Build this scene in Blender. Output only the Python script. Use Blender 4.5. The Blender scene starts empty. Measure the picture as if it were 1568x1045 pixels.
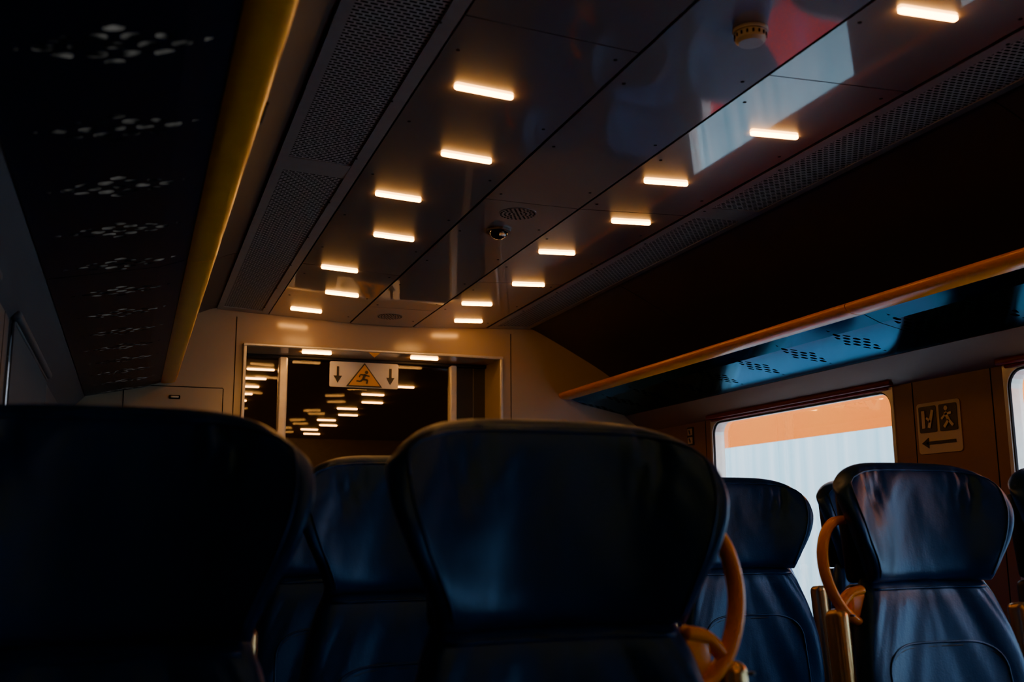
import bpy, bmesh, math, random
from mathutils import Vector, Matrix, noise
random.seed(4)
EYE=1.1            # camera height above floor; all z below are given relative to the eye
C=bpy.context.scene.collection
YN,YF=-2.0,4.98    # near / far ends of saloon
XL,XR=-0.30,2.60
XC=1.134

# ------------------------------------------------------------------ materials
class NT:
    def __init__(s,name):
        s.m=bpy.data.materials.new(name); s.m.use_nodes=True
        s.t=s.m.node_tree; s.t.nodes.clear()
        s.out=s.t.nodes.new('ShaderNodeOutputMaterial')
        s.co=None
    def n(s,typ,**k):
        x=s.t.nodes.new(typ)
        for a,b in k.items(): setattr(x,a,b)
        return x
    def l(s,a,b): s.t.links.new(a,b)
    def math(s,op,a,b=None,c=None):
        x=s.n('ShaderNodeMath',operation=op)
        for i,v in enumerate((a,b,c)):
            if v is None: continue
            if hasattr(v,'links'): s.l(v,x.inputs[i])
            else: x.inputs[i].default_value=v
        return x.outputs[0]
    def xyz(s):
        if s.co is None:
            q=s.n('ShaderNodeTexCoord')
            p=s.n('ShaderNodeSeparateXYZ'); s.l(q.outputs['Object'],p.inputs[0]); s.co=p.outputs; s.ov=q.outputs['Object']
        return s.co
    def mix(s,f,a,b):
        x=s.n('ShaderNodeMix',data_type='RGBA')
        for i,v in ((0,f),(6,a),(7,b)):
            if hasattr(v,'links'): s.l(v,x.inputs[i])
            else: x.inputs[i].default_value=v if i==0 else (*v,1)
        return x.outputs[2]
    def noise(s,scale=5,detail=3,vec=(1,1,1),rough=.5):
        s.xyz(); mp=s.n('ShaderNodeMapping'); s.l(s.ov,mp.inputs[0]); mp.inputs['Scale'].default_value=vec
        x=s.n('ShaderNodeTexNoise'); s.l(mp.outputs[0],x.inputs['Vector'])
        x.inputs['Scale'].default_value=scale; x.inputs['Detail'].default_value=detail; x.inputs['Roughness'].default_value=rough
        return x.outputs[0]
    def pbr(s,col,rough=.4,metal=0,spec=.5,bump=None,bs=.1,bd=.01,coat=0,em=None,es=0,tint=None,coatior=1.5):
        b=s.n('ShaderNodeBsdfPrincipled')
        for k,v in (('Base Color',col),('Roughness',rough),('Metallic',metal)):
            if hasattr(v,'links'): s.l(v,b.inputs[k])
            else: b.inputs[k].default_value=(*v,1) if k=='Base Color' else v
        b.inputs['Specular IOR Level'].default_value=spec
        if tint: b.inputs['Specular Tint'].default_value=(*tint,1)
        b.inputs['Coat Weight'].default_value=coat; b.inputs['Coat Roughness'].default_value=.04; b.inputs['Coat IOR'].default_value=coatior
        if em is not None:
            b.inputs['Emission Color'].default_value=(*em,1)
            if hasattr(es,'links'): s.l(es,b.inputs['Emission Strength'])
            else: b.inputs['Emission Strength'].default_value=es
        if bump is not None:
            u=s.n('ShaderNodeBump'); u.inputs['Strength'].default_value=bs; u.inputs['Distance'].default_value=bd
            s.l(bump,u.inputs['Height']); s.l(u.outputs[0],b.inputs['Normal'])
        s.l(b.outputs[0],s.out.inputs[0]); return b

def simple(name,col,rough=.4,metal=0,spec=.5,var=.15,ns=30,bs=.05,coat=0,**k):
    t=NT(name); nz=t.noise(ns,3)
    c=t.mix(nz,tuple(x*(1-var) for x in col),tuple(min(1,x*(1+var)) for x in col))
    t.pbr(c,rough,metal,spec,nz,bs,.002,coat,**k); return t.m

M={}
M['ceil']=simple('ceiling_lacquer',(.15,.13,.135),.36,spec=.4,var=.06,ns=4,bs=.006,coat=1.0,coatior=1.66)
M['dark']=simple('gap_black',(.003,.003,.003),.8,spec=.1)
M['metal']=simple('seam_metal',(.16,.16,.17),.35,1)
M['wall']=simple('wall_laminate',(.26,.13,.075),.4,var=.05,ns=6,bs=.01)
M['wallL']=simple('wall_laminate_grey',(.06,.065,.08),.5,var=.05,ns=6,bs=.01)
M['endwall']=simple('endwall_laminate',(.48,.37,.26),.16,var=.04,ns=5,bs=.01)
M['cove']=simple('cove_panel',(.06,.042,.034),.55,var=.08,ns=5)
M['floor']=simple('floor_vinyl',(.05,.05,.06),.5,var=.4,ns=120)
M['orange']=simple('orange_plastic',(.85,.30,.006),.26,var=.06,ns=10,bs=.02)
M['shell']=simple('seat_shell_plastic',(.010,.012,.018),.45)
M['brass']=simple('armrest_metal',(.55,.34,.15),.25,.8)
M['alu']=simple('door_aluminium',(.75,.72,.66),.28,.4,bs=.01)
M['redtrim']=simple('red_trim',(.25,.02,.015),.4)
M['rubber']=simple('rubber',(.006,.007,.012),.6)
M['signwhite']=simple('sign_white',(.75,.74,.7),.4,var=.03)
M['black']=simple('sign_black',(.01,.01,.01),.4)
M['yellow']=simple('sign_yellow',(.85,.42,.03),.4,var=.03)
M['plaque']=simple('plaque_cream',(.68,.52,.35),.4,var=.03)
M['added_blind']=simple('added_blind_fabric',(.05,.055,.065),.8,ns=200)
M['blocker_grey']=simple('blocker_grey',(.10,.10,.11),.9,var=.3,ns=8)
M['gravel']=simple('track_gravel',(.45,.43,.41),.9,var=.4,ns=14)

t=NT('blue_leather')
n1=t.noise(260,3); n2=t.noise(9,4,(1,1,.35)); nn=t.math('ADD',t.math('MULTIPLY',n1,.12),n2)
c=t.mix(n2,(.0015,.012,.050),(.003,.024,.095))
t.pbr(c,t.math('MULTIPLY_ADD',n2,.14,.26),0,.48,nn,.30,.012,tint=(.22,.50,1.0)); M['leather']=t.m

t=NT('lamp_warm'); nz=t.noise(3,1)
e=t.n('ShaderNodeEmission'); e.inputs[1].default_value=44
t.l(t.mix(nz,(1,.40,.075),(1,.43,.09)),e.inputs[0]); t.l(e.outputs[0],t.out.inputs[0]); M['lamp']=t.m

t=NT('perforated_grille'); x,y,z=t.xyz()
PX,PY=.020,.0132
row=t.math('FLOOR',t.math('DIVIDE',y,PY))
off=t.math('MULTIPLY',t.math('MODULO',t.math('ABSOLUTE',row),2),.5)
fx=t.math('ABSOLUTE',t.math('SUBTRACT',t.math('FRACT',t.math('ADD',t.math('DIVIDE',x,PX),off)),.5))
fy=t.math('ABSOLUTE',t.math('SUBTRACT',t.math('FRACT',t.math('DIVIDE',y,PY)),.5))
hole=t.math('MULTIPLY',t.math('LESS_THAN',fx,.39),t.math('LESS_THAN',fy,.28))
c=t.mix(hole,(.50,.46,.44),(.001,.001,.001))
b=t.pbr(c,t.math('MULTIPLY_ADD',hole,.6,.35),0,.5)
t.l(t.math('MULTIPLY_ADD',hole,-.5,.5),b.inputs['Specular IOR Level']); M['grille']=t.m
M['gframe']=simple('grille_frame',(.30,.28,.285),.3)

def rackmat(name,dot,emi,rough,spec,tint):
    t=NT(name); x,y,z=t.xyz()
    P=.30
    cy=t.math('MULTIPLY',t.math('SUBTRACT',t.math('FRACT',t.math('DIVIDE',t.math('ADD',y,.0),P)),.5),P)
    SX,SY=.042,.026
    row=t.math('FLOOR',t.math('DIVIDE',t.math('ADD',cy,.143),SY))
    off=t.math('MULTIPLY',t.math('MODULO',row,2),.5)
    fx=t.math('SUBTRACT',t.math('FRACT',t.math('ADD',t.math('DIVIDE',x,SX),off)),.5)
    fy=t.math('SUBTRACT',t.math('FRACT',t.math('DIVIDE',t.math('ADD',cy,.143),SY)),.5)
    r=t.math('ADD',t.math('POWER',t.math('ABSOLUTE',t.math('DIVIDE',fx,.32)),2.6),t.math('POWER',t.math('ABSOLUTE',t.math('DIVIDE',fy,.36)),2.6))
    dotm=t.math('LESS_THAN',r,1)
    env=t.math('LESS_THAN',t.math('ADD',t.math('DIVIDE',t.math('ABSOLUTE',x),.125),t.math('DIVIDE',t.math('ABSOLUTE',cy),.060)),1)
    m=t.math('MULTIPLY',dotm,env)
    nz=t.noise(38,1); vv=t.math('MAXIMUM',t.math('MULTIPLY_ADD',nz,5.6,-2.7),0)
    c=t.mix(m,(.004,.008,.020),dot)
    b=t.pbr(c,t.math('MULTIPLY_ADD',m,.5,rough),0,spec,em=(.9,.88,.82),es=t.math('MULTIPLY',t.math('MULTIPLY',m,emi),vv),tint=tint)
    t.l(t.math('MULTIPLY',t.math('SUBTRACT',1,m),spec),b.inputs['Specular IOR Level'])
    return t,b,m
M['rackL']=rackmat('rack_panel_glow_dots',(.02,.02,.02),.045,.38,.15,(.5,.7,1))[0].m  # dots emit weakly, imitating light from above through the holes
t,b,m=rackmat('rack_panel',(.001,.001,.002),0,.5,.1,(.45,.75,1))
for l in list(b.inputs['Base Color'].links): t.t.links.remove(l)
refl_tint=t.mix(t.noise(7,2,(1,1,1)),(.016,.052,.062),(.040,.034,.068))  # teal and purple of the window reflection, put into the base colour
t.l(t.mix(m,refl_tint,(0,0,0)),b.inputs['Base Color'])
t.l(t.math('SUBTRACT',1,m),b.inputs['Metallic'])
for l in list(b.inputs['Roughness'].links): t.t.links.remove(l)
t.l(t.math('MULTIPLY_ADD',m,.7,.13),b.inputs['Roughness'])
M['rackR']=t.m

def glassmat(name,tint,g,k=.5):
    t=NT(name); tr=t.n('ShaderNodeBsdfTransparent'); tr.inputs[0].default_value=(*tint,1)
    gl=t.n('ShaderNodeBsdfGlossy'); gl.inputs[1].default_value=.02
    mx=t.n('ShaderNodeMixShader'); fr=t.n('ShaderNodeFresnel'); fr.inputs[0].default_value=1.45
    t.l(t.math('MULTIPLY_ADD',fr.outputs[0],k,g),mx.inputs[0]); t.l(tr.outputs[0],mx.inputs[1]); t.l(gl.outputs[0],mx.inputs[2]); t.l(mx.outputs[0],t.out.inputs[0]); return t.m
M['glass']=glassmat('window_glass',(.90,.97,.99),0)
M['doorglass']=glassmat('door_glass',(.6,.6,.6),0,.35)

t=NT('train_livery'); x,y,z=t.xyz()
st=t.noise(3,5,(1,3.5,.10)); st=t.math('MULTIPLY_ADD',st,2.0,-.5)
white=t.mix(st,(.33,.64,.72),(.86,.95,.97))
org=t.mix(t.noise(2,2,(1,1,.3)),(.97,.155,.0),(.97,.22,.006))
m1=t.math('GREATER_THAN',z,.60); m2=t.math('LESS_THAN',z,-1.12)
cc=t.mix(m1,white,org); cc=t.mix(m2,cc,(1.0,.004,.003))
t.pbr(cc,.6,0,.1); M['livery']=t.m

# ------------------------------------------------------------------ mesh helpers
def mk(name,vs,fs,mat,parent=None,smooth=False,rel=True,origin=None):
    o=Vector(origin) if origin else Vector((0,0,0))
    me=bpy.data.meshes.new(name)
    me.from_pydata([tuple(Vector(v)-o) for v in vs],[],fs); me.update()
    if isinstance(mat,(list,tuple)):
        for m in mat: me.materials.append(m)
    else: me.materials.append(mat)
    if smooth:
        for p in me.polygons: p.use_smooth=True
    ob=bpy.data.objects.new(name,me); C.objects.link(ob)
    ob.location=o+(Vector((0,0,EYE)) if (rel and not parent) else Vector((0,0,0)))
    if parent: ob.parent=parent
    return ob
def empty(name,loc=(0,0,EYE)):
    e=bpy.data.objects.new(name,None); e.empty_display_size=.05; e.location=loc; C.objects.link(e); return e

class Buf:
    def __init__(s): s.v=[];s.f=[];s.mi=[]
    def add(s,vs,fs,mi=0):
        b=len(s.v); s.v+= [tuple(v) for v in vs]; s.f+=[tuple(i+b for i in f) for f in fs]; s.mi+=[mi]*len(fs)
    def box(s,x0,x1,y0,y1,z0,z1,mi=0):
        vs=[(x,y,z) for x in(x0,x1) for y in(y0,y1) for z in(z0,z1)]
        s.add(vs,[(0,1,3,2),(4,6,7,5),(0,4,5,1),(2,3,7,6),(0,2,6,4),(1,5,7,3)],mi)
    def rbox(s,c,size,bev=.01,seg=3,mi=0,rot=None,taper=1.0):
        bm=bmesh.new(); bmesh.ops.create_cube(bm,size=1)
        for v in bm.verts:
            k=taper if v.co.z>0 else 1
            v.co=Vector((v.co.x*size[0]*k,v.co.y*size[1],v.co.z*size[2]))
        bmesh.ops.bevel(bm,geom=bm.edges[:],offset=bev,segments=seg,affect='EDGES',profile=.5)
        if rot: bmesh.ops.rotate(bm,verts=bm.verts,matrix=rot,cent=(0,0,0))
        bm.verts.index_update()
        s.add([v.co+Vector(c) for v in bm.verts],[[v.index for v in f.verts] for f in bm.faces],mi); bm.free()
    def slab(s,p0,p1,y0,y1,th,mi=0):
        vs=[]
        for (x,z) in (p0,p1):
            for y in (y0,y1):
                for dz in (0,th): vs.append((x,y,z+dz))
        s.add(vs,[(0,1,3,2),(4,6,7,5),(0,4,5,1),(2,3,7,6),(0,2,6,4),(1,5,7,3)],mi)
    def prof(s,pts,y0,y1,mi=0,closed=True):
        n=len(pts); vs=[(x,y0,z) for x,z in pts]+[(x,y1,z) for x,z in pts]
        fs=[(i,(i+1)%n,n+(i+1)%n,n+i) for i in range(n if closed else n-1)]
        if closed: fs+=[tuple(range(n)),tuple(range(2*n-1,n-1,-1))]
        s.add(vs,fs,mi)
    def tube(s,pts,r,mi=0,seg=8,sx=1,closed=False,ref=(0,1,0)):
        pts=[Vector(p) for p in pts]; n=len(pts); vs=[]
        for i,p in enumerate(pts):
            a=pts[(i-1)%n] if (i>0 or closed) else p; b=pts[(i+1)%n] if (i<n-1 or closed) else p
            d=(b-a).normalized(); u=d.cross(Vector(ref))
            if u.length<1e-4: u=d.cross(Vector((1,0,0)))
            u.normalize(); w=d.cross(u).normalized()
            for k in range(seg):
                t=2*math.pi*k/seg; vs.append(p+u*math.cos(t)*r+w*math.sin(t)*r*sx)
        fs=[]
        for i in range(n if closed else n-1):
            j=(i+1)%n
            for k in range(seg): fs.append((i*seg+k,i*seg+(k+1)%seg,j*seg+(k+1)%seg,j*seg+k))
        if not closed: fs+=[tuple(range(seg)),tuple(range(n*seg-1,(n-1)*seg-1,-1))]
        s.add(vs,fs,mi)
    def disc(s,c,r,h,mi=0,seg=24,top=1.0):
        vs=[];x,y,z=c
        for zz,rr in ((z,r),(z-h*.7,r),(z-h,r*top)):
            for k in range(seg):
                t=2*math.pi*k/seg; vs.append((x+rr*math.cos(t),y+rr*math.sin(t),zz))
        fs=[]
        for j in range(2):
            for k in range(seg): fs.append((j*seg+k,j*seg+(k+1)%seg,(j+1)*seg+(k+1)%seg,(j+1)*seg+k))
        fs+=[tuple(range(2*seg,3*seg)),tuple(range(seg-1,-1,-1))]
        s.add(vs,fs,mi)
    def make(s,name,mats,parent=None,smooth=False,origin=None,rel=True):
        ob=mk(name,s.v,s.f,mats,parent,smooth,rel,origin)
        for p,m in zip(ob.data.polygons,s.mi): p.material_index=m
        bm=bmesh.new(); bm.from_mesh(ob.data); bmesh.ops.recalc_face_normals(bm,faces=bm.faces); bm.to_mesh(ob.data); bm.free()
        return ob
def smooth_by_angle(ob,ang=40):
    for p in ob.data.polygons: p.use_smooth=True
    bm=bmesh.new(); bm.from_mesh(ob.data)
    for e in bm.edges:
        if len(e.link_faces)==2 and e.calc_face_angle(0)>math.radians(ang): e.smooth=False
    bm.to_mesh(ob.data); bm.free()

def crom(pts,n=8):
    out=[]; P=[Vector(p) for p in pts]
    for i in range(len(P)-1):
        p0=P[max(i-1,0)];p1=P[i];p2=P[i+1];p3=P[min(i+2,len(P)-1)]
        for k in range(n):
            t=k/n; out.append(.5*((2*p1)+(p2-p0)*t+(2*p0-5*p1+4*p2-p3)*t*t+(3*p1-p0-3*p2+p3)*t**3))
    out.append(P[-1]); return out
def interp(tab,v):
    for i in range(len(tab)-1):
        a,b=tab[i],tab[i+1]
        if v<=b[0]:
            t=(v-a[0])/(b[0]-a[0]); 
            p0=tab[max(i-1,0)][1];p3=tab[min(i+2,len(tab)-1)][1]
            return .5*(2*a[1]+(b[1]-p0)*t+(2*p0-5*a[1]+4*b[1]-p3)*t*t+(3*a[1]-p0-3*b[1]+p3)*t**3)
    return tab[-1][1]

# ------------------------------------------------------------------ ceiling
def cz(x):
    d=abs(x-XC)
    return 1.0 if d<.161 else 1.0+(d-.161)*.046
b=Buf()
LX=[.575,.973,1.295,1.685]
seams=[-2.0,-.27,.78,1.83,2.88,3.93,4.97]
g=.0042
for i in range(3):
    ss=seams if i!=1 else [-2.0,-.27,.78,2.88,4.55,4.97]
    if i==0: ss=[-2.0,-.27,1.83,3.93,4.97]
    for j in range(len(ss)-1):
        x0,x1=LX[i]+g,LX[i+1]-g
        b.slab((x0,cz(x0)),(x1,cz(x1)),ss[j]+g*.5,ss[j+1]-g*.5,.012,0)
b.slab((.30,1.045),(1.97,1.045),YN,YF,.02,1)
for x in LX:
    for dx in (-.035,.035):
        y=-1.9+ (0.1 if dx>0 else 0)
        while y<4.9:
            xx=x+dx
            b.disc((xx,y,cz(xx)+.001),.0046,.002,1,8); y+=.42
ceiling=b.make('ceiling',[M['ceil'],M['dark'],M['metal']])

for sgn,nm in ((-1,0),(1,1)):
    b=Buf()
    xi,xo=XC+sgn*.560,XC+sgn*.80
    zi,zo=cz(xi),cz(xo)
    def zl(x): return zi+(zo-zi)*(x-xi)/(xo-xi)
    pi_,po=XC+sgn*.595,XC+sgn*.772
    for (a,c_) in ((xi,pi_),(po,xo)):
        a,c_=min(a,c_),max(a,c_)
        b.slab((a+.001,zl(a)),(c_-.0,zl(c_)),YN,4.97,.012,1)
    segs=[(-1.9,.70),(.80,2.79),(2.90,4.90)]
    a,c_=min(pi_,po),max(pi_,po)
    for s0,s1 in segs: b.slab((a,zl(a)+.003),(c_,zl(c_)+.003),s0,s1,.008,0)
    for s0,s1 in ((-2,-1.9),(.70,.80),(2.79,2.90),(4.90,4.97)): b.slab((a,zl(a)),(c_,zl(c_)),s0,s1,.012,1)
    b.make('ceiling_air_grille',[M['grille'],M['gframe']])

for sgn in (-1,1):
    b=Buf()
    X=lambda d: XC+sgn*d
    pr=crom([(X(.80),0,1.036),(X(.86),0,1.015),(X(1.05),0,.92),(X(1.25),0,.81),(X(1.40),0,.70),(X(1.425),0,.62)],6)
    inner=[(p.x,p.z) for p in pr]; outer=[(p.x+sgn*.03,p.z+.03) for p in reversed(pr)]
    for y0,y1 in ((YN,-.28),(-.275,1.825),(1.83,3.92),(3.925,YF)): b.prof(inner+outer,y0,y1,0)
    smooth_by_angle(b.make('wall_cove_'+('left' if sgn<0 else 'right'),[M['cove']]),30)

b=Buf(); b.prof([(XL-.1,.6),(XL-.1,.9),(.2,1.2),(2.06,1.2),(XR+.1,.9),(XR+.1,.6),(XR+.08,.6),(XR+.08,.88),(2.05,1.17),(.21,1.17),(XL-.08,.88),(XL-.08,.6)],YN-.1,10.2)
b.make('roof_shell',[M['shell']])

# ------------------------------------------------------------------ side walls & windows
WT,WB=.50,-.42
def wall(name,x,sgn,wins,mt):
    b=Buf(); xo=x+sgn*.07
    x0,x1=min(x,xo),max(x,xo)
    b.box(x0,x1,YN,YF,-EYE,WB,0)
    ys=[YN]
    for w in wins: ys+=list(w)
    ys.append(YF)
    for i in range(0,len(ys),2):
        b.box(x0,x1,ys[i],ys[i+1],WB,WT,0)
        if ys[i+1]-ys[i]>.3 and i>0:
            for yy in (ys[i]+.05,ys[i+1]-.10): b.box(x-.001 if sgn>0 else x-.0,x+(.001 if sgn<0 else .0),yy,yy+.004,WB,WT,1)
    q=(XC+sgn*1.356,.586)
    b.prof([(x,WT),q,(q[0],.64),(xo,.64),(xo,WT)],YN,YF,0)
    b.prof([(x,-.75),(x-sgn*.05,-.80),(x-sgn*.05,-EYE+.01),(x,-EYE+.01)],YN,YF,0)
    return b.make(name,[mt,M['dark']])
winR=[(-.55,.70),(1.20,2.50),(3.01,4.28)]
winL=[(-.9,.55),(.95,2.28),(2.70,3.76)]
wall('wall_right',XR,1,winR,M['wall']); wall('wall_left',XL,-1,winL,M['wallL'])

def rrect(y0,y1,z0,z1,r,n=6):
    pts=[]
    for cy,cz_,a0 in ((y1-r,z1-r,0),(y0+r,z1-r,90),(y0+r,z0+r,180),(y1-r,z0+r,270)):
        for k in range(n+1):
            t=math.radians(a0+90*k/n); pts.append((cy+r*math.cos(t),cz_+r*math.sin(t)))
    return pts
wi=0
for x,sgn,wins in ((XR,1,winR),(XL,-1,winL)):
    for wk,(y0,y1) in enumerate(wins):
        wi+=1; e=empty('window_%d'%wi)
        b=Buf()
        fw=.014
        O=rrect(y0,y1,WB,WT,.004); I=rrect(y0+fw,y1-fw,WB+fw,WT-fw,.06)
        n=len(O)
        xa,xb=x-sgn*.004,x+sgn*.06
        vs=[(xa,p[0],p[1]) for p in O]+[(xa,p[0],p[1]) for p in I]+[(xb,p[0],p[1]) for p in I]+[(xb,p[0],p[1]) for p in O]
        fs=[]
        for k in range(n):
            j=(k+1)%n
            fs+= [(k,j,n+j,n+k),(n+k,n+j,2*n+j,2*n+k),(2*n+k,2*n+j,3*n+j,3*n+k),(3*n+k,3*n+j,j,k)]
        b.add(vs,fs,0)
        b.tube([(x+sgn*.004,p[0],p[1]) for p in rrect(y0+fw+.003,y1-fw-.003,WB+fw+.003,WT-fw-.003,.057)],.005,1,6,closed=True,ref=(1,0,0))
        b.make('frame',[M['alu'] if sgn>0 else M['wallL'],M['rubber']],e)
        b=Buf(); G=rrect(y0+.012,y1-.012,WB+.012,WT-.012,.06)
        xs=x+sgn*.045
        b.add([(xs,p[0],p[1]) for p in G],[tuple(range(len(G)))],0); b.make('pane',[M['glass']],e)
        b=Buf(); b.rbox((x-sgn*.014,(y0+y1)/2,WT+.010),(.026,y1-y0+.02,.022),.008,3,0)
        b.tube([(x-sgn*.010,y0+.02,WT-.006),(x-sgn*.010,y1-.02,WT-.006)],.006,0,8)
        b.make('blind_cassette',[M['redtrim'] if sgn>0 else M['wallL']],e,smooth=True)
        if sgn<0 or wk==0:  # blinds added to cut daylight from the left and near right windows
            zb=WB+.01 if sgn<0 else .12
            b=Buf(); xa,xb=sorted((x-sgn*.012,x-sgn*.008)); b.box(xa,xb,y0+.004,y1-.004,zb,WT-.004,0); b.tube([(x-sgn*.012,y0+.012,zb+.01),(x-sgn*.012,y1-.012,zb+.01)],.008,0,8)
            b.make('added_roller_blind',[M['added_blind']],e)

# ------------------------------------------------------------------ floor, near wall
b=Buf(); b.box(XL-.07,XR+.07,YN-.08,10.1,-EYE-.05,-EYE,0); b.make('floor',[M['floor']])
b=Buf(); b.box(XL-.07,XR+.07,YN-.08,YN,-EYE,1.15,0); b.box(.7,1.57,YN,YN+.02,-EYE,.8,1); b.make('wall_near',[M['cove'],M['metal']])

# ------------------------------------------------------------------ far wall with door opening
DX0,DX1,DZ=.479,1.77,.86; YG=5.22
b=Buf()
b.box(XL-.07,DX0,YF,YG+.05,-EYE,1.12,0)
b.box(DX1,XR+.07,YF,YG+.05,-EYE,1.12,0)
b.box(DX0,DX1,YF,YG+.05,DZ,1.12,0)
b.rbox(((DX0+DX1)/2,YF-.008,DZ+.006),(DX1-DX0+.03,.02,.014),.004,2,2)
b.rbox((DX0-.006,YF-.008,(DZ-EYE)/2),(.016,.02,DZ+EYE),.004,2,2)
b.rbox((DX1+.006,YF-.008,(DZ-EYE)/2),(.016,.02,DZ+EYE),.004,2,2)
for xx in (.428,1.83): b.box(xx,xx+.004,YF-.0015,YF,-EYE,1.0,1)
hx0,hx1,hz=-.06,.38,.648
for q in ((hx0,hx1,hz,hz+.004),(hx0,hx0+.004,.1,hz),(hx1,hx1+.004,.1,hz)): b.box(q[0],q[1],YF-.0015,YF,q[2],q[3],1)
b.rbox((.165,YF-.004,.60),(.05,.012,.018),.004,2,1); b.rbox((.165,YF-.009,.60),(.036,.01,.008),.003,2,2)
b.make('wall_far',[M['endwall'],M['dark'],M['alu']])

d=empty('door_1')
b=Buf()
def post(x0,x1): b.rbox(((x0+x1)/2,YG,(DZ-EYE)/2),(x1-x0,.05,DZ+EYE-.004),.008,3,0)
post(.665,.71); post(1.565,1.605); post(DX0,DX0+.012)
b.rbox((1.135,YG,-EYE+.06),(.86,.045,.11),.008,3,0)
b.rbox((1.135,YG,DZ-.008),(1.28,.05,.014),.004,2,1)
b.make('door_frame',[M['alu'],M['rubber']],d)
b=Buf(); b.box(DX0+.012,.665,YG+.0,YG+.006,-EYE+.02,DZ-.014,0); b.box(.71,1.565,YG,YG+.006,-EYE+.1,DZ-.014,0)
b.make('door_glass',[M['doorglass']],d)
b=Buf(); b.box(1.605,DX1,YG+.0,YG+.03,-EYE+.01,DZ-.01,0); b.box(1.70,1.705,YG-.004,YG,-EYE+.01,DZ-.014,1); b.make('pocket_panel',[M['shell'],M['metal']],d)

def poly(b,pts,y,mi,t=.002): 
    n=len(pts); b.add([(x,y,z) for x,z in pts]+[(x,y+t,z) for x,z in pts],[tuple(range(n)),tuple(range(2*n-1,n-1,-1))]+[(i,(i+1)%n,n+(i+1)%n,n+i) for i in range(n)],mi)
def limb(b,p,q,w,y,mi):
    p=Vector(p);q=Vector(q);d_=(q-p).normalized();nn=Vector((-d_.y,d_.x))*w
    poly(b,[tuple(p+nn),tuple(q+nn),tuple(q-nn),tuple(p-nn)],y,mi)
sx,sz=1.10,.775; Y=YG-.030
b=Buf()
poly(b,[(p[0],p[1]) for p in rrect(sx-.18,sx+.18,sz-.066,sz+.066,.008)],Y,0)
poly(b,[(sx-.095,sz-.062),(sx+.095,sz-.062),(sx,sz+.064)],Y-.003,2)
poly(b,[(sx-.082,sz-.055),(sx+.082,sz-.055),(sx,sz+.054)],Y-.006,1)
for s in (-1,1):
    ax=sx+s*.138
    poly(b,[(ax-.006,sz+.04),(ax+.006,sz+.04),(ax+.006,sz-.01),(ax-.006,sz-.01)],Y-.003,2)
    poly(b,[(ax-.022,sz-.008),(ax+.022,sz-.008),(ax,sz-.045)],Y-.003,2)
yy=Y-.009
poly(b,[(sx+.010+.009*math.cos(a*.628),sz+.014+.009*math.sin(a*.628)) for a in range(10)],yy,2)
for p,q,w in (((sx+.004,sz+.004),(sx-.008,sz-.022),.006),((sx+.002,sz+.0),(sx+.026,sz-.006),.0035),((sx+.0,sz+.0),(sx-.022,sz+.002),.0035),((sx-.022,sz+.002),(sx-.028,sz-.012),.003),
              ((sx-.008,sz-.022),(sx+.016,sz-.026),.0045),((sx+.016,sz-.026),(sx+.012,sz-.045),.004),((sx-.008,sz-.022),(sx-.022,sz-.034),.0045),((sx-.022,sz-.034),(sx-.042,sz-.032),.0035)):
    limb(b,p,q,w,yy,2)
b.make('door_warning_sign',[M['signwhite'],M['yellow'],M['black']])
b=Buf(); poly(b,[(sx-.03,DZ-.004),(sx+.03,DZ-.004),(sx,DZ-.028)],YF-.022,0); b.make('warning_arrow_sticker',[M['yellow']])

b=Buf()
b.box(XL,XR,YG+.06,10,.845,.87,0); b.box(XL-.05,XL,YG+.06,10,-EYE,.86,0); b.box(XR,XR+.05,YG+.06,10,-EYE,.86,0); b.box(XL,XR,9.95,10,-EYE,.86,0)
b.make('wall_vestibule',[simple('vestibule_panel',(.42,.34,.31),.5)])

# ------------------------------------------------------------------ lamps
def lampmesh():
    b=Buf(); L,W=.073,.0078; n=10
    def ring(L,W,z):
        pts=[]
        for k in range(n+1):
            t=-math.pi/2+math.pi*k/n; pts.append((L-W+W*math.cos(t),W*math.sin(t),z))
        for k in range(n+1):
            t=math.pi/2+math.pi*k/n; pts.append((-(L-W)+W*math.cos(t),W*math.sin(t),z))
        return pts
    R=[ring(L,W,0),ring(L,W,-.006),ring(L-.003,W-.003,-.0085)]
    m=len(R[0]); vs=sum(R,[]); fs=[]
    for j in range(2):
        for k in range(m): fs.append((j*m+k,j*m+(k+1)%m,(j+1)*m+(k+1)%m,(j+1)*m+k))
    fs.append(tuple(range(2*m,3*m))); b.add(vs,fs,0)
    o=b.make('ceiling_light',[M['lamp'],M['metal']]); return o
proto=lampmesh(); me=proto.data; first=True
def lamp(x,y,z,tilt=0,sc=1):
    global first
    if first: o=proto; first=False
    else: o=bpy.data.objects.new('ceiling_light',me); C.objects.link(o)
    o.location=(x,y,z+EYE); o.rotation_euler=(0,tilt,0); o.scale=(sc,1,1)
outer=[-1.63,-.68,.25,1.20,2.15,2.98,3.94,4.77]; inner=[-1.1,-.2,.65,1.49,2.57,3.41,4.36]
a=math.atan(.046)
for y in outer: lamp(.727,y,cz(.727),a); lamp(1.531,y,cz(1.531),-a)
for y in inner: lamp(.818,y,cz(.818),a); lamp(1.440,y,cz(1.440),-a)
lamp(.83,5.06,DZ); lamp(1.385,5.06,DZ)
k=0; y=6.05
while y<9.7:
    lamp(1.52 if k%2==0 else 1.43,y,.845); k+=1; y+=.42
y=5.6
while y<8.5: lamp(.62,y,.845); y+=.36

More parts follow.
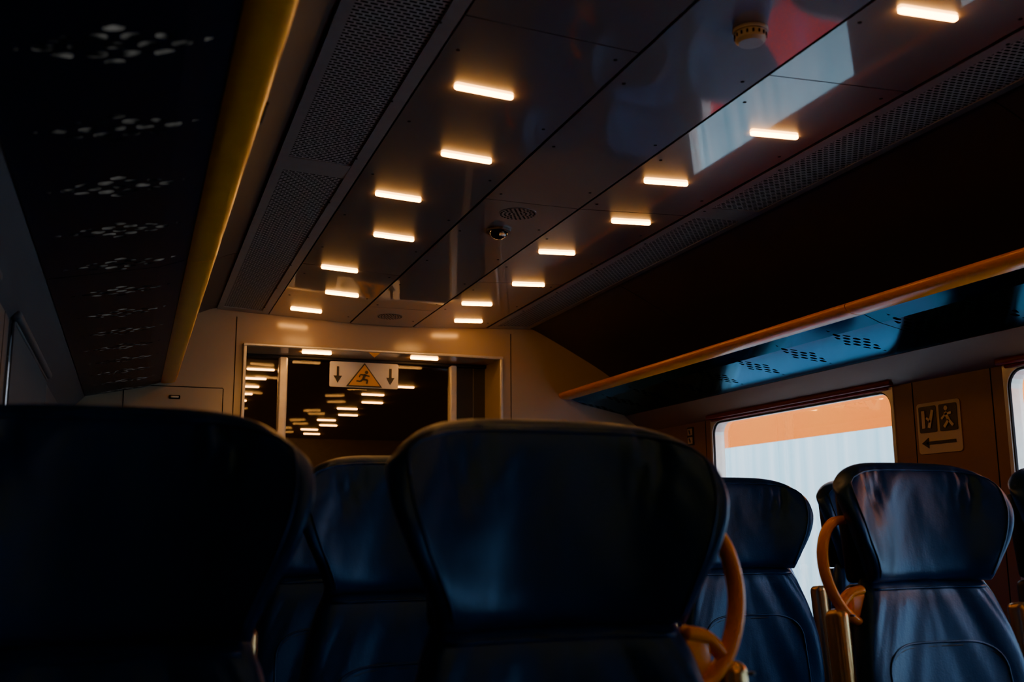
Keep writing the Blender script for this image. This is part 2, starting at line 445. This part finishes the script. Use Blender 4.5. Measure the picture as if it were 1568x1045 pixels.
# ------------------------------------------------------------------ ceiling fittings
b=Buf(); b.disc((1.137,1.66,1.0),.036,.008,0,32); b.disc((1.137,1.66,.992),.031,.022,0,32,.8)
for k in range(16):
    t=2*math.pi*k/16; b.rbox((1.137+.0315*math.cos(t),1.66+.0315*math.sin(t),.985),(.004,.004,.008),.001,1,1)
smooth_by_angle(b.make('smoke_detector',[simple('detector_plastic',(.35,.33,.31),.4),M['dark']]),30)
for (x,y) in ((1.126,2.99),(1.123,4.74)):
    b=Buf(); b.disc((x,y,1.0),.062,.002,0,32)
    for r,n in ((.0,1),(.014,6),(.028,12),(.042,18),(.055,24)):
        for k in range(n):
            t=2*math.pi*k/max(n,1); b.disc((x+r*math.cos(t),y+r*math.sin(t),.9985),.0036,.0015,1,8)
    b.make('ceiling_speaker',[M['ceil'],M['dark']])
b=Buf(); b.disc((1.129,3.185,1.0),.042,.008,0,32)
vs=[];fs=[];R=.032
for j in range(7):
    ph=math.pi/2*j/6
    for k in range(24):
        t=2*math.pi*k/24; vs.append((1.129+R*math.cos(ph)*math.cos(t),3.185+R*math.cos(ph)*math.sin(t),.992-R*.8*math.sin(ph)))
for j in range(6):
    for k in range(24): fs.append((j*24+k,j*24+(k+1)%24,(j+1)*24+(k+1)%24,(j+1)*24+k))
b.add(vs,fs,1)
b.rbox((1.129,3.15,.975),(.018,.012,.012),.004,2,2)
smooth_by_angle(b.make('security_camera',[M['metal'],simple('dome_black',(.005,.005,.006),.05),M['alu']]),40)

# ------------------------------------------------------------------ luggage racks
for sgn in (-1,1):
    X=lambda d: XC+sgn*d
    r=empty('luggage_rack',(0,0,EYE))
    xm=(X(1.026)+X(1.35))/2
    b=Buf()
    for y0,y1 in ((YN,.62),(.625,2.62),(2.625,4.97)):
        b.prof([(X(1.026),.668),(X(1.10),.640),(X(1.353),.588),(X(1.353),.60),(X(1.10),.652),(X(1.026),.680)],y0,y1,0)
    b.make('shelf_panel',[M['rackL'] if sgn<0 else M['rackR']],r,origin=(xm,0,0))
    b=Buf()
    pr=[(X(.966),.694),(X(.963),.686),(X(.965),.678),(X(.972),.670),(X(.985),.664),(X(1.005),.661),(X(1.022),.660),(X(1.034),.663),(X(1.036),.672),(X(1.02),.676),(X(.99),.682),(X(.978),.690),(X(.973),.696)]
    for y0,y1 in ((YN,.62),(.624,2.62),(2.624,4.97)): b.prof(pr,y0,y1,0)
    smooth_by_angle(b.make('front_rail',[M['orange']],r),50)
    b=Buf()
    for y in (-1.6,-.4,.62,1.62,2.62,3.7,4.8):
        b.prof([(X(.99),.676),(X(1.2),.645),(X(1.39),.63),(X(1.39),.66),(X(1.2),.67),(X(.99),.69)],y-.01,y+.01,0)
    b.make('brackets',[M['shell']],r)
    b=Buf(); b.tube([(X(.962),1.62,.684),(X(.962),1.70,.684)],.004,0,8); b.make('hook',[M['rubber']],r)

# ------------------------------------------------------------------ plaques on right wall
def S(pts,k=1.0156): return [(a*k,c*k) for a,c in pts]
def xpoly(pts,x,mi,t=.002):
    pts=S(pts); n=len(pts); b.add([(x,y,z) for y,z in pts]+[(x+t,y,z) for y,z in pts],[tuple(range(n)),tuple(range(2*n-1,n-1,-1))]+[(i,(i+1)%n,n+(i+1)%n,n+i) for i in range(n)],mi)
def xlimb(p,q,w,x,mi):
    p=Vector(p);q=Vector(q);d_=(q-p).normalized();nn=Vector((-d_.y,d_.x))*w
    xpoly([tuple(p+nn),tuple(q+nn),tuple(q-nn),tuple(p-nn)],x,mi)
xw=XR
b=Buf()
xpoly(rrect(2.650,2.850,.238,.412,.012),xw-.004,0)
xpoly(rrect(2.757,2.838,.310,.400,.006),xw-.007,1)
xpoly(rrect(2.662,2.743,.310,.400,.006),xw-.007,1)
xx=xw-.010
xlimb((2.815,.325),(2.815,.385),.007,xx,0); xlimb((2.79,.325),(2.77,.385),.006,xx,0); xlimb((2.80,.36),(2.782,.345),.004,xx,0)
xlimb((2.712,.372),(2.698,.345),.006,xx,0); xlimb((2.698,.345),(2.72,.322),.005,xx,0); xlimb((2.698,.345),(2.680,.325),.005,xx,0); xlimb((2.71,.365),(2.685,.368),.004,xx,0); xlimb((2.71,.365),(2.73,.35),.004,xx,0)
xpoly([(2.708+.008*math.cos(q*.7),.385+.008*math.sin(q*.7)) for q in range(9)],xx,0)
xlimb((2.675,.274),(2.81,.274),.005,xw-.007,1); xpoly([(2.80,.292),(2.832,.274),(2.80,.256)],xw-.007,1)
b.make('emergency_exit_sign',[M['plaque'],M['black']])
b=Buf()
xpoly(rrect(4.375,4.435,.385,.475,.006),xw-.004,1)
xpoly(rrect(4.383,4.427,.435,.467,.003),xw-.007,0); xpoly(rrect(4.383,4.427,.393,.425,.003),xw-.007,0)
xlimb((4.40,.44),(4.41,.46),.004,xw-.010,1); xlimb((4.40,.40),(4.41,.42),.004,xw-.010,1)
b.make('notice_sign',[M['plaque'],M['black']])

# ------------------------------------------------------------------ seats
def lobe(zb,H,wt,yc,wing,t,tilt,drop,creases=0,nu=64,nv=48,wp=2.4,pe=9,de=5.0):
    def base(u,v):
        w=interp(wt,v); z=zb+H*v - drop*abs(u)**de*max(0,(v-.3)/.7)**1.5 - (drop*.18)*u*u*max(0,v-.3)
        wf=wing*(.55+.45*math.sin(math.pi*min(1,max(0,v))))
        y=yc-wf*abs(u)**wp+(z+.135)*tilt
        return w*u,y,z
    def th(u,v):
        return t*max(0,1-abs(u)**pe)**.5*max(0,1-abs(2*v-1)**11)**.5
    def front(u,v,off=0):
        x,y,z=base(u,v); tt=th(u,v)/2
        if creases:
            e=max(0,1-abs(u)**6)*max(0,1-abs(2*v-1)**8)
            n1=noise.noise(Vector((u*4+v*3*(1 if u>0 else -1),v*1.2,creases)))
            n2=abs(noise.noise(Vector((u*9+v*6*(1 if u>0 else -1),v*1.0,creases+7))))
            tt+=(n1*.008-n2*.011*max(0,v-.2))*e*(.25+abs(u))
            if creases<5:
                for (uc,sl,wd,am) in ((.58,.35,.035,.009),(.70,.45,.03,.009),(.45,.25,.03,.005),(.64,.10,.03,.005)):
                    dd=(abs(u)-(uc+(1-v)*sl*-.6))/wd
                    tt-=am*math.exp(-dd*dd)*max(0,min(1,(v-.45)/.3))*e
        return Vector((x,y-tt-off,z))
    vs=[];fs=[]
    for j in range(nv+1):
        v=.5-.5*math.cos(math.pi*j/nv)
        for i in range(nu+1):
            u=math.sin((i/nu*2-1)*math.pi/2); vs.append(front(u,v))
        for i in range(nu-1,0,-1):
            u=math.sin((i/nu*2-1)*math.pi/2); x,y,z=base(u,v); vs.append(Vector((x,y+th(u,v)/2,z)))
    m=2*nu
    for j in range(nv):
        for k in range(m): fs.append((j*m+k,j*m+(k+1)%m,(j+1)*m+(k+1)%m,(j+1)*m+k))
    return vs,fs,front
HW=[(0,.180),(.12,.190),(.35,.221),(.6,.243),(.78,.248),(.9,.245),(1,.230)]
BW=[(0,.215),(.3,.232),(.6,.235),(.78,.217),(.92,.194),(1,.178)]
def build_seat_meshes():
    out={}
    b=Buf()
    vs,fs,fr=lobe(-.135,.288,HW,.105,.092,.085,.12,.048,creases=3.3)
    b.add(vs,fs,0)
    path=[fr(-.90,v/20,.001) for v in range(1,19)]+[fr(u/20,.93,.001) for u in range(-17,18)]+[fr(.90,v/20,.001) for v in range(18,0,-1)]
    b.tube(path,.0024,0,6)
    vs,fs,fb=lobe(-.66,.535,BW,.115,.05,.10,.16,.0,creases=9.1)
    b.add(vs,fs,0)
    pts=[]
    for q in range(25):
        t=math.pi*q/24; c_=math.cos(t); s_=math.sin(t)
        u=-.74*(abs(c_)**.45)*(1 if c_>0 else -1); v=.56+.165*s_**.6 if s_>0 else .56
        pts.append((u,v))
    path=[fb(-.74,.05+.51*q/10,.0) for q in range(10)]+[fb(u,v,.0) for u,v in pts]+[fb(.74,.56-.51*q/10,.0) for q in range(1,11)]
    b.tube(path,.003,0,6)
    b.tube([p+Vector((0,0,-.009))*1 for p in path],.0015,1,5)
    b.tube([fb(u/10,.955,.002) for u in range(-9,10)],.003,0,6)
    out['upholstery']=b
    b=Buf()
    b.rbox((0,-.20,-.63),(.46,.50,.13),.045,5,0)
    for s in (-1,1): b.rbox((s*.20,-.20,-.60),(.07,.48,.11),.03,4,0)
    b.tube([(-.17,-.43,-.565),(-.165,.0,-.563),(.165,.0,-.563),(.17,-.43,-.565)],.003,0,6)
    out['cushion']=b
    b=Buf()
    b.rbox((0,.125,-.40),(.42,.035,.52),.015,3,0,Matrix.Rotation(-.15,3,'X'),taper=.78)
    b.rbox((0,.165,-.03),(.33,.03,.22),.014,3,0,Matrix.Rotation(-.12,3,'X'))
    b.rbox((0,-.16,-.71),(.42,.40,.04),.012,2,0)
    b.rbox((0,-.12,-.90),(.10,.22,.36),.03,3,0)
    b.rbox((0,-.12,-1.085),(.24,.34,.028),.01,2,0)
    out['shell']=b
    for s in (1,-1):
        b=Buf(); 
        P=crom([(s*.205,.10,.012),(s*.240,.098,.006),(s*.268,.094,-.022),(s*.283,.088,-.070),(s*.280,.080,-.125),(s*.258,.072,-.178),(s*.226,.068,-.212),(s*.195,.072,-.225)],6)
        b.tube(P,.0105,0,12,sx=1.7,ref=(0,1,0))
        P=crom([(s*.19,.075,-.150),(s*.225,.075,-.158),(s*.252,.074,-.185)],5)
        b.tube(P,.011,0,10,sx=1.5)
        b.rbox((s*.205,.076,-.185),(.05,.024,.06),.01,3,0)
        out['grab_%d'%s]=b
        b=Buf(); b.rbox((s*.262,.055,-.41),(.040,.058,.44),.018,5,0,Matrix.Rotation(-.10,3,'X'))
        b.rbox((s*.262,.02,-.62),(.05,.10,.09),.02,4,1)
        b.disc((s*.262,.020,-.20),.006,.004,1,12)
        out['arm_%d'%s]=b
    return out
SM=build_seat_meshes(); meshes={}
mats={'upholstery':[M['leather'],M['rubber']],'cushion':[M['leather']],'shell':[M['shell']]}
names={'upholstery':'backrest_and_headrest','cushion':'seat_cushion','shell':'frame_and_base'}
def seat(x,y,side,handle):
    e=empty('train_seat',(x,y,EYE))
    for k in ('upholstery','cushion','shell')+(('grab_%d'%side,) if handle else ())+('arm_%d'%side,):
        nm=names.get(k,'grab_handle' if k.startswith('grab') else 'armrest')
        if k not in meshes:
            mt=mats.get(k,[M['orange']] if k.startswith('grab') else [M['brass'],M['shell']])
            o=SM[k].make(nm,mt,e,smooth=True); meshes[k]=o.data
            if k in('cushion','shell') or k.startswith('arm'): smooth_by_angle(o,50)
        else:
            o=bpy.data.objects.new(nm,meshes[k]); C.objects.link(o); o.parent=e
    return e
for y in (1.25,2.05,2.85,3.65): seat(-.033,y,1,False); seat(.557,y,1,True)
for y in (1.95,2.75,3.55,4.35): seat(1.805,y,-1,True); seat(2.35,y,-1,False)

# ------------------------------------------------------------------ outside
b=Buf()
X0=4.4
prof=[(X0,-1.9),(X0,1.25),(X0+.1,1.6),(X0+.5,1.85),(X0+1.5,1.95),(X0+2.6,1.8),(X0+2.8,1.25),(X0+2.8,-1.9)]
b.prof(prof,-14,26,0)
for y in range(-13,26,3): b.rbox((X0-.005,y,-.1),(.02,.03,2.6),.004,1,0)
b.make('neighbouring_train',[M['livery']])
b=Buf(); b.box(-30,40,-40,60,-2.3,-2.2,0); b.make('ground',[M['gravel']])
b=Buf(); b.box(-2.6,-2.4,-20,30,-2.2,3.4,0); b.box(-2.4,-1.0,-20,30,-2.2,-1.15,0); b.box(-2.6,-.6,-20,30,3.2,3.4,0); b.make('left_light_blocker',[M['blocker_grey']])  # unseen wall, ledge and canopy added to keep the left side dim

# ------------------------------------------------------------------ world
w=bpy.data.worlds.new('sky'); bpy.context.scene.world=w; w.use_nodes=True
nt=w.node_tree; bg=nt.nodes['Background']
tc=nt.nodes.new('ShaderNodeTexCoord'); sp=nt.nodes.new('ShaderNodeSeparateXYZ'); cr=nt.nodes.new('ShaderNodeValToRGB')
nt.links.new(tc.outputs['Generated'],sp.inputs[0]); nt.links.new(sp.outputs[2],cr.inputs[0]); nt.links.new(cr.outputs[0],bg.inputs[0])
cr.color_ramp.elements[0].color=(.80,.88,.95,1); cr.color_ramp.elements[1].color=(.6,.78,1,1)
bg.inputs[1].default_value=16

# ------------------------------------------------------------------ camera
cam=bpy.data.cameras.new('camera'); co=bpy.data.objects.new('camera',cam); C.objects.link(co)
R=Vector((.9384,-.3457,-.0048)).normalized(); F=Vector((.3409,.9230,.1784)).normalized(); U=R.cross(F).normalized(); R=F.cross(U)
m=Matrix((( R.x,U.x,-F.x,0),(R.y,U.y,-F.y,0),(R.z,U.z,-F.z,EYE),(0,0,0,1)))
co.matrix_world=m
cam.sensor_width=36; cam.lens=35.98; cam.clip_start=.02
cam.dof.use_dof=True; cam.dof.focus_distance=3.6; cam.dof.aperture_fstop=4.0
bpy.context.scene.camera=co
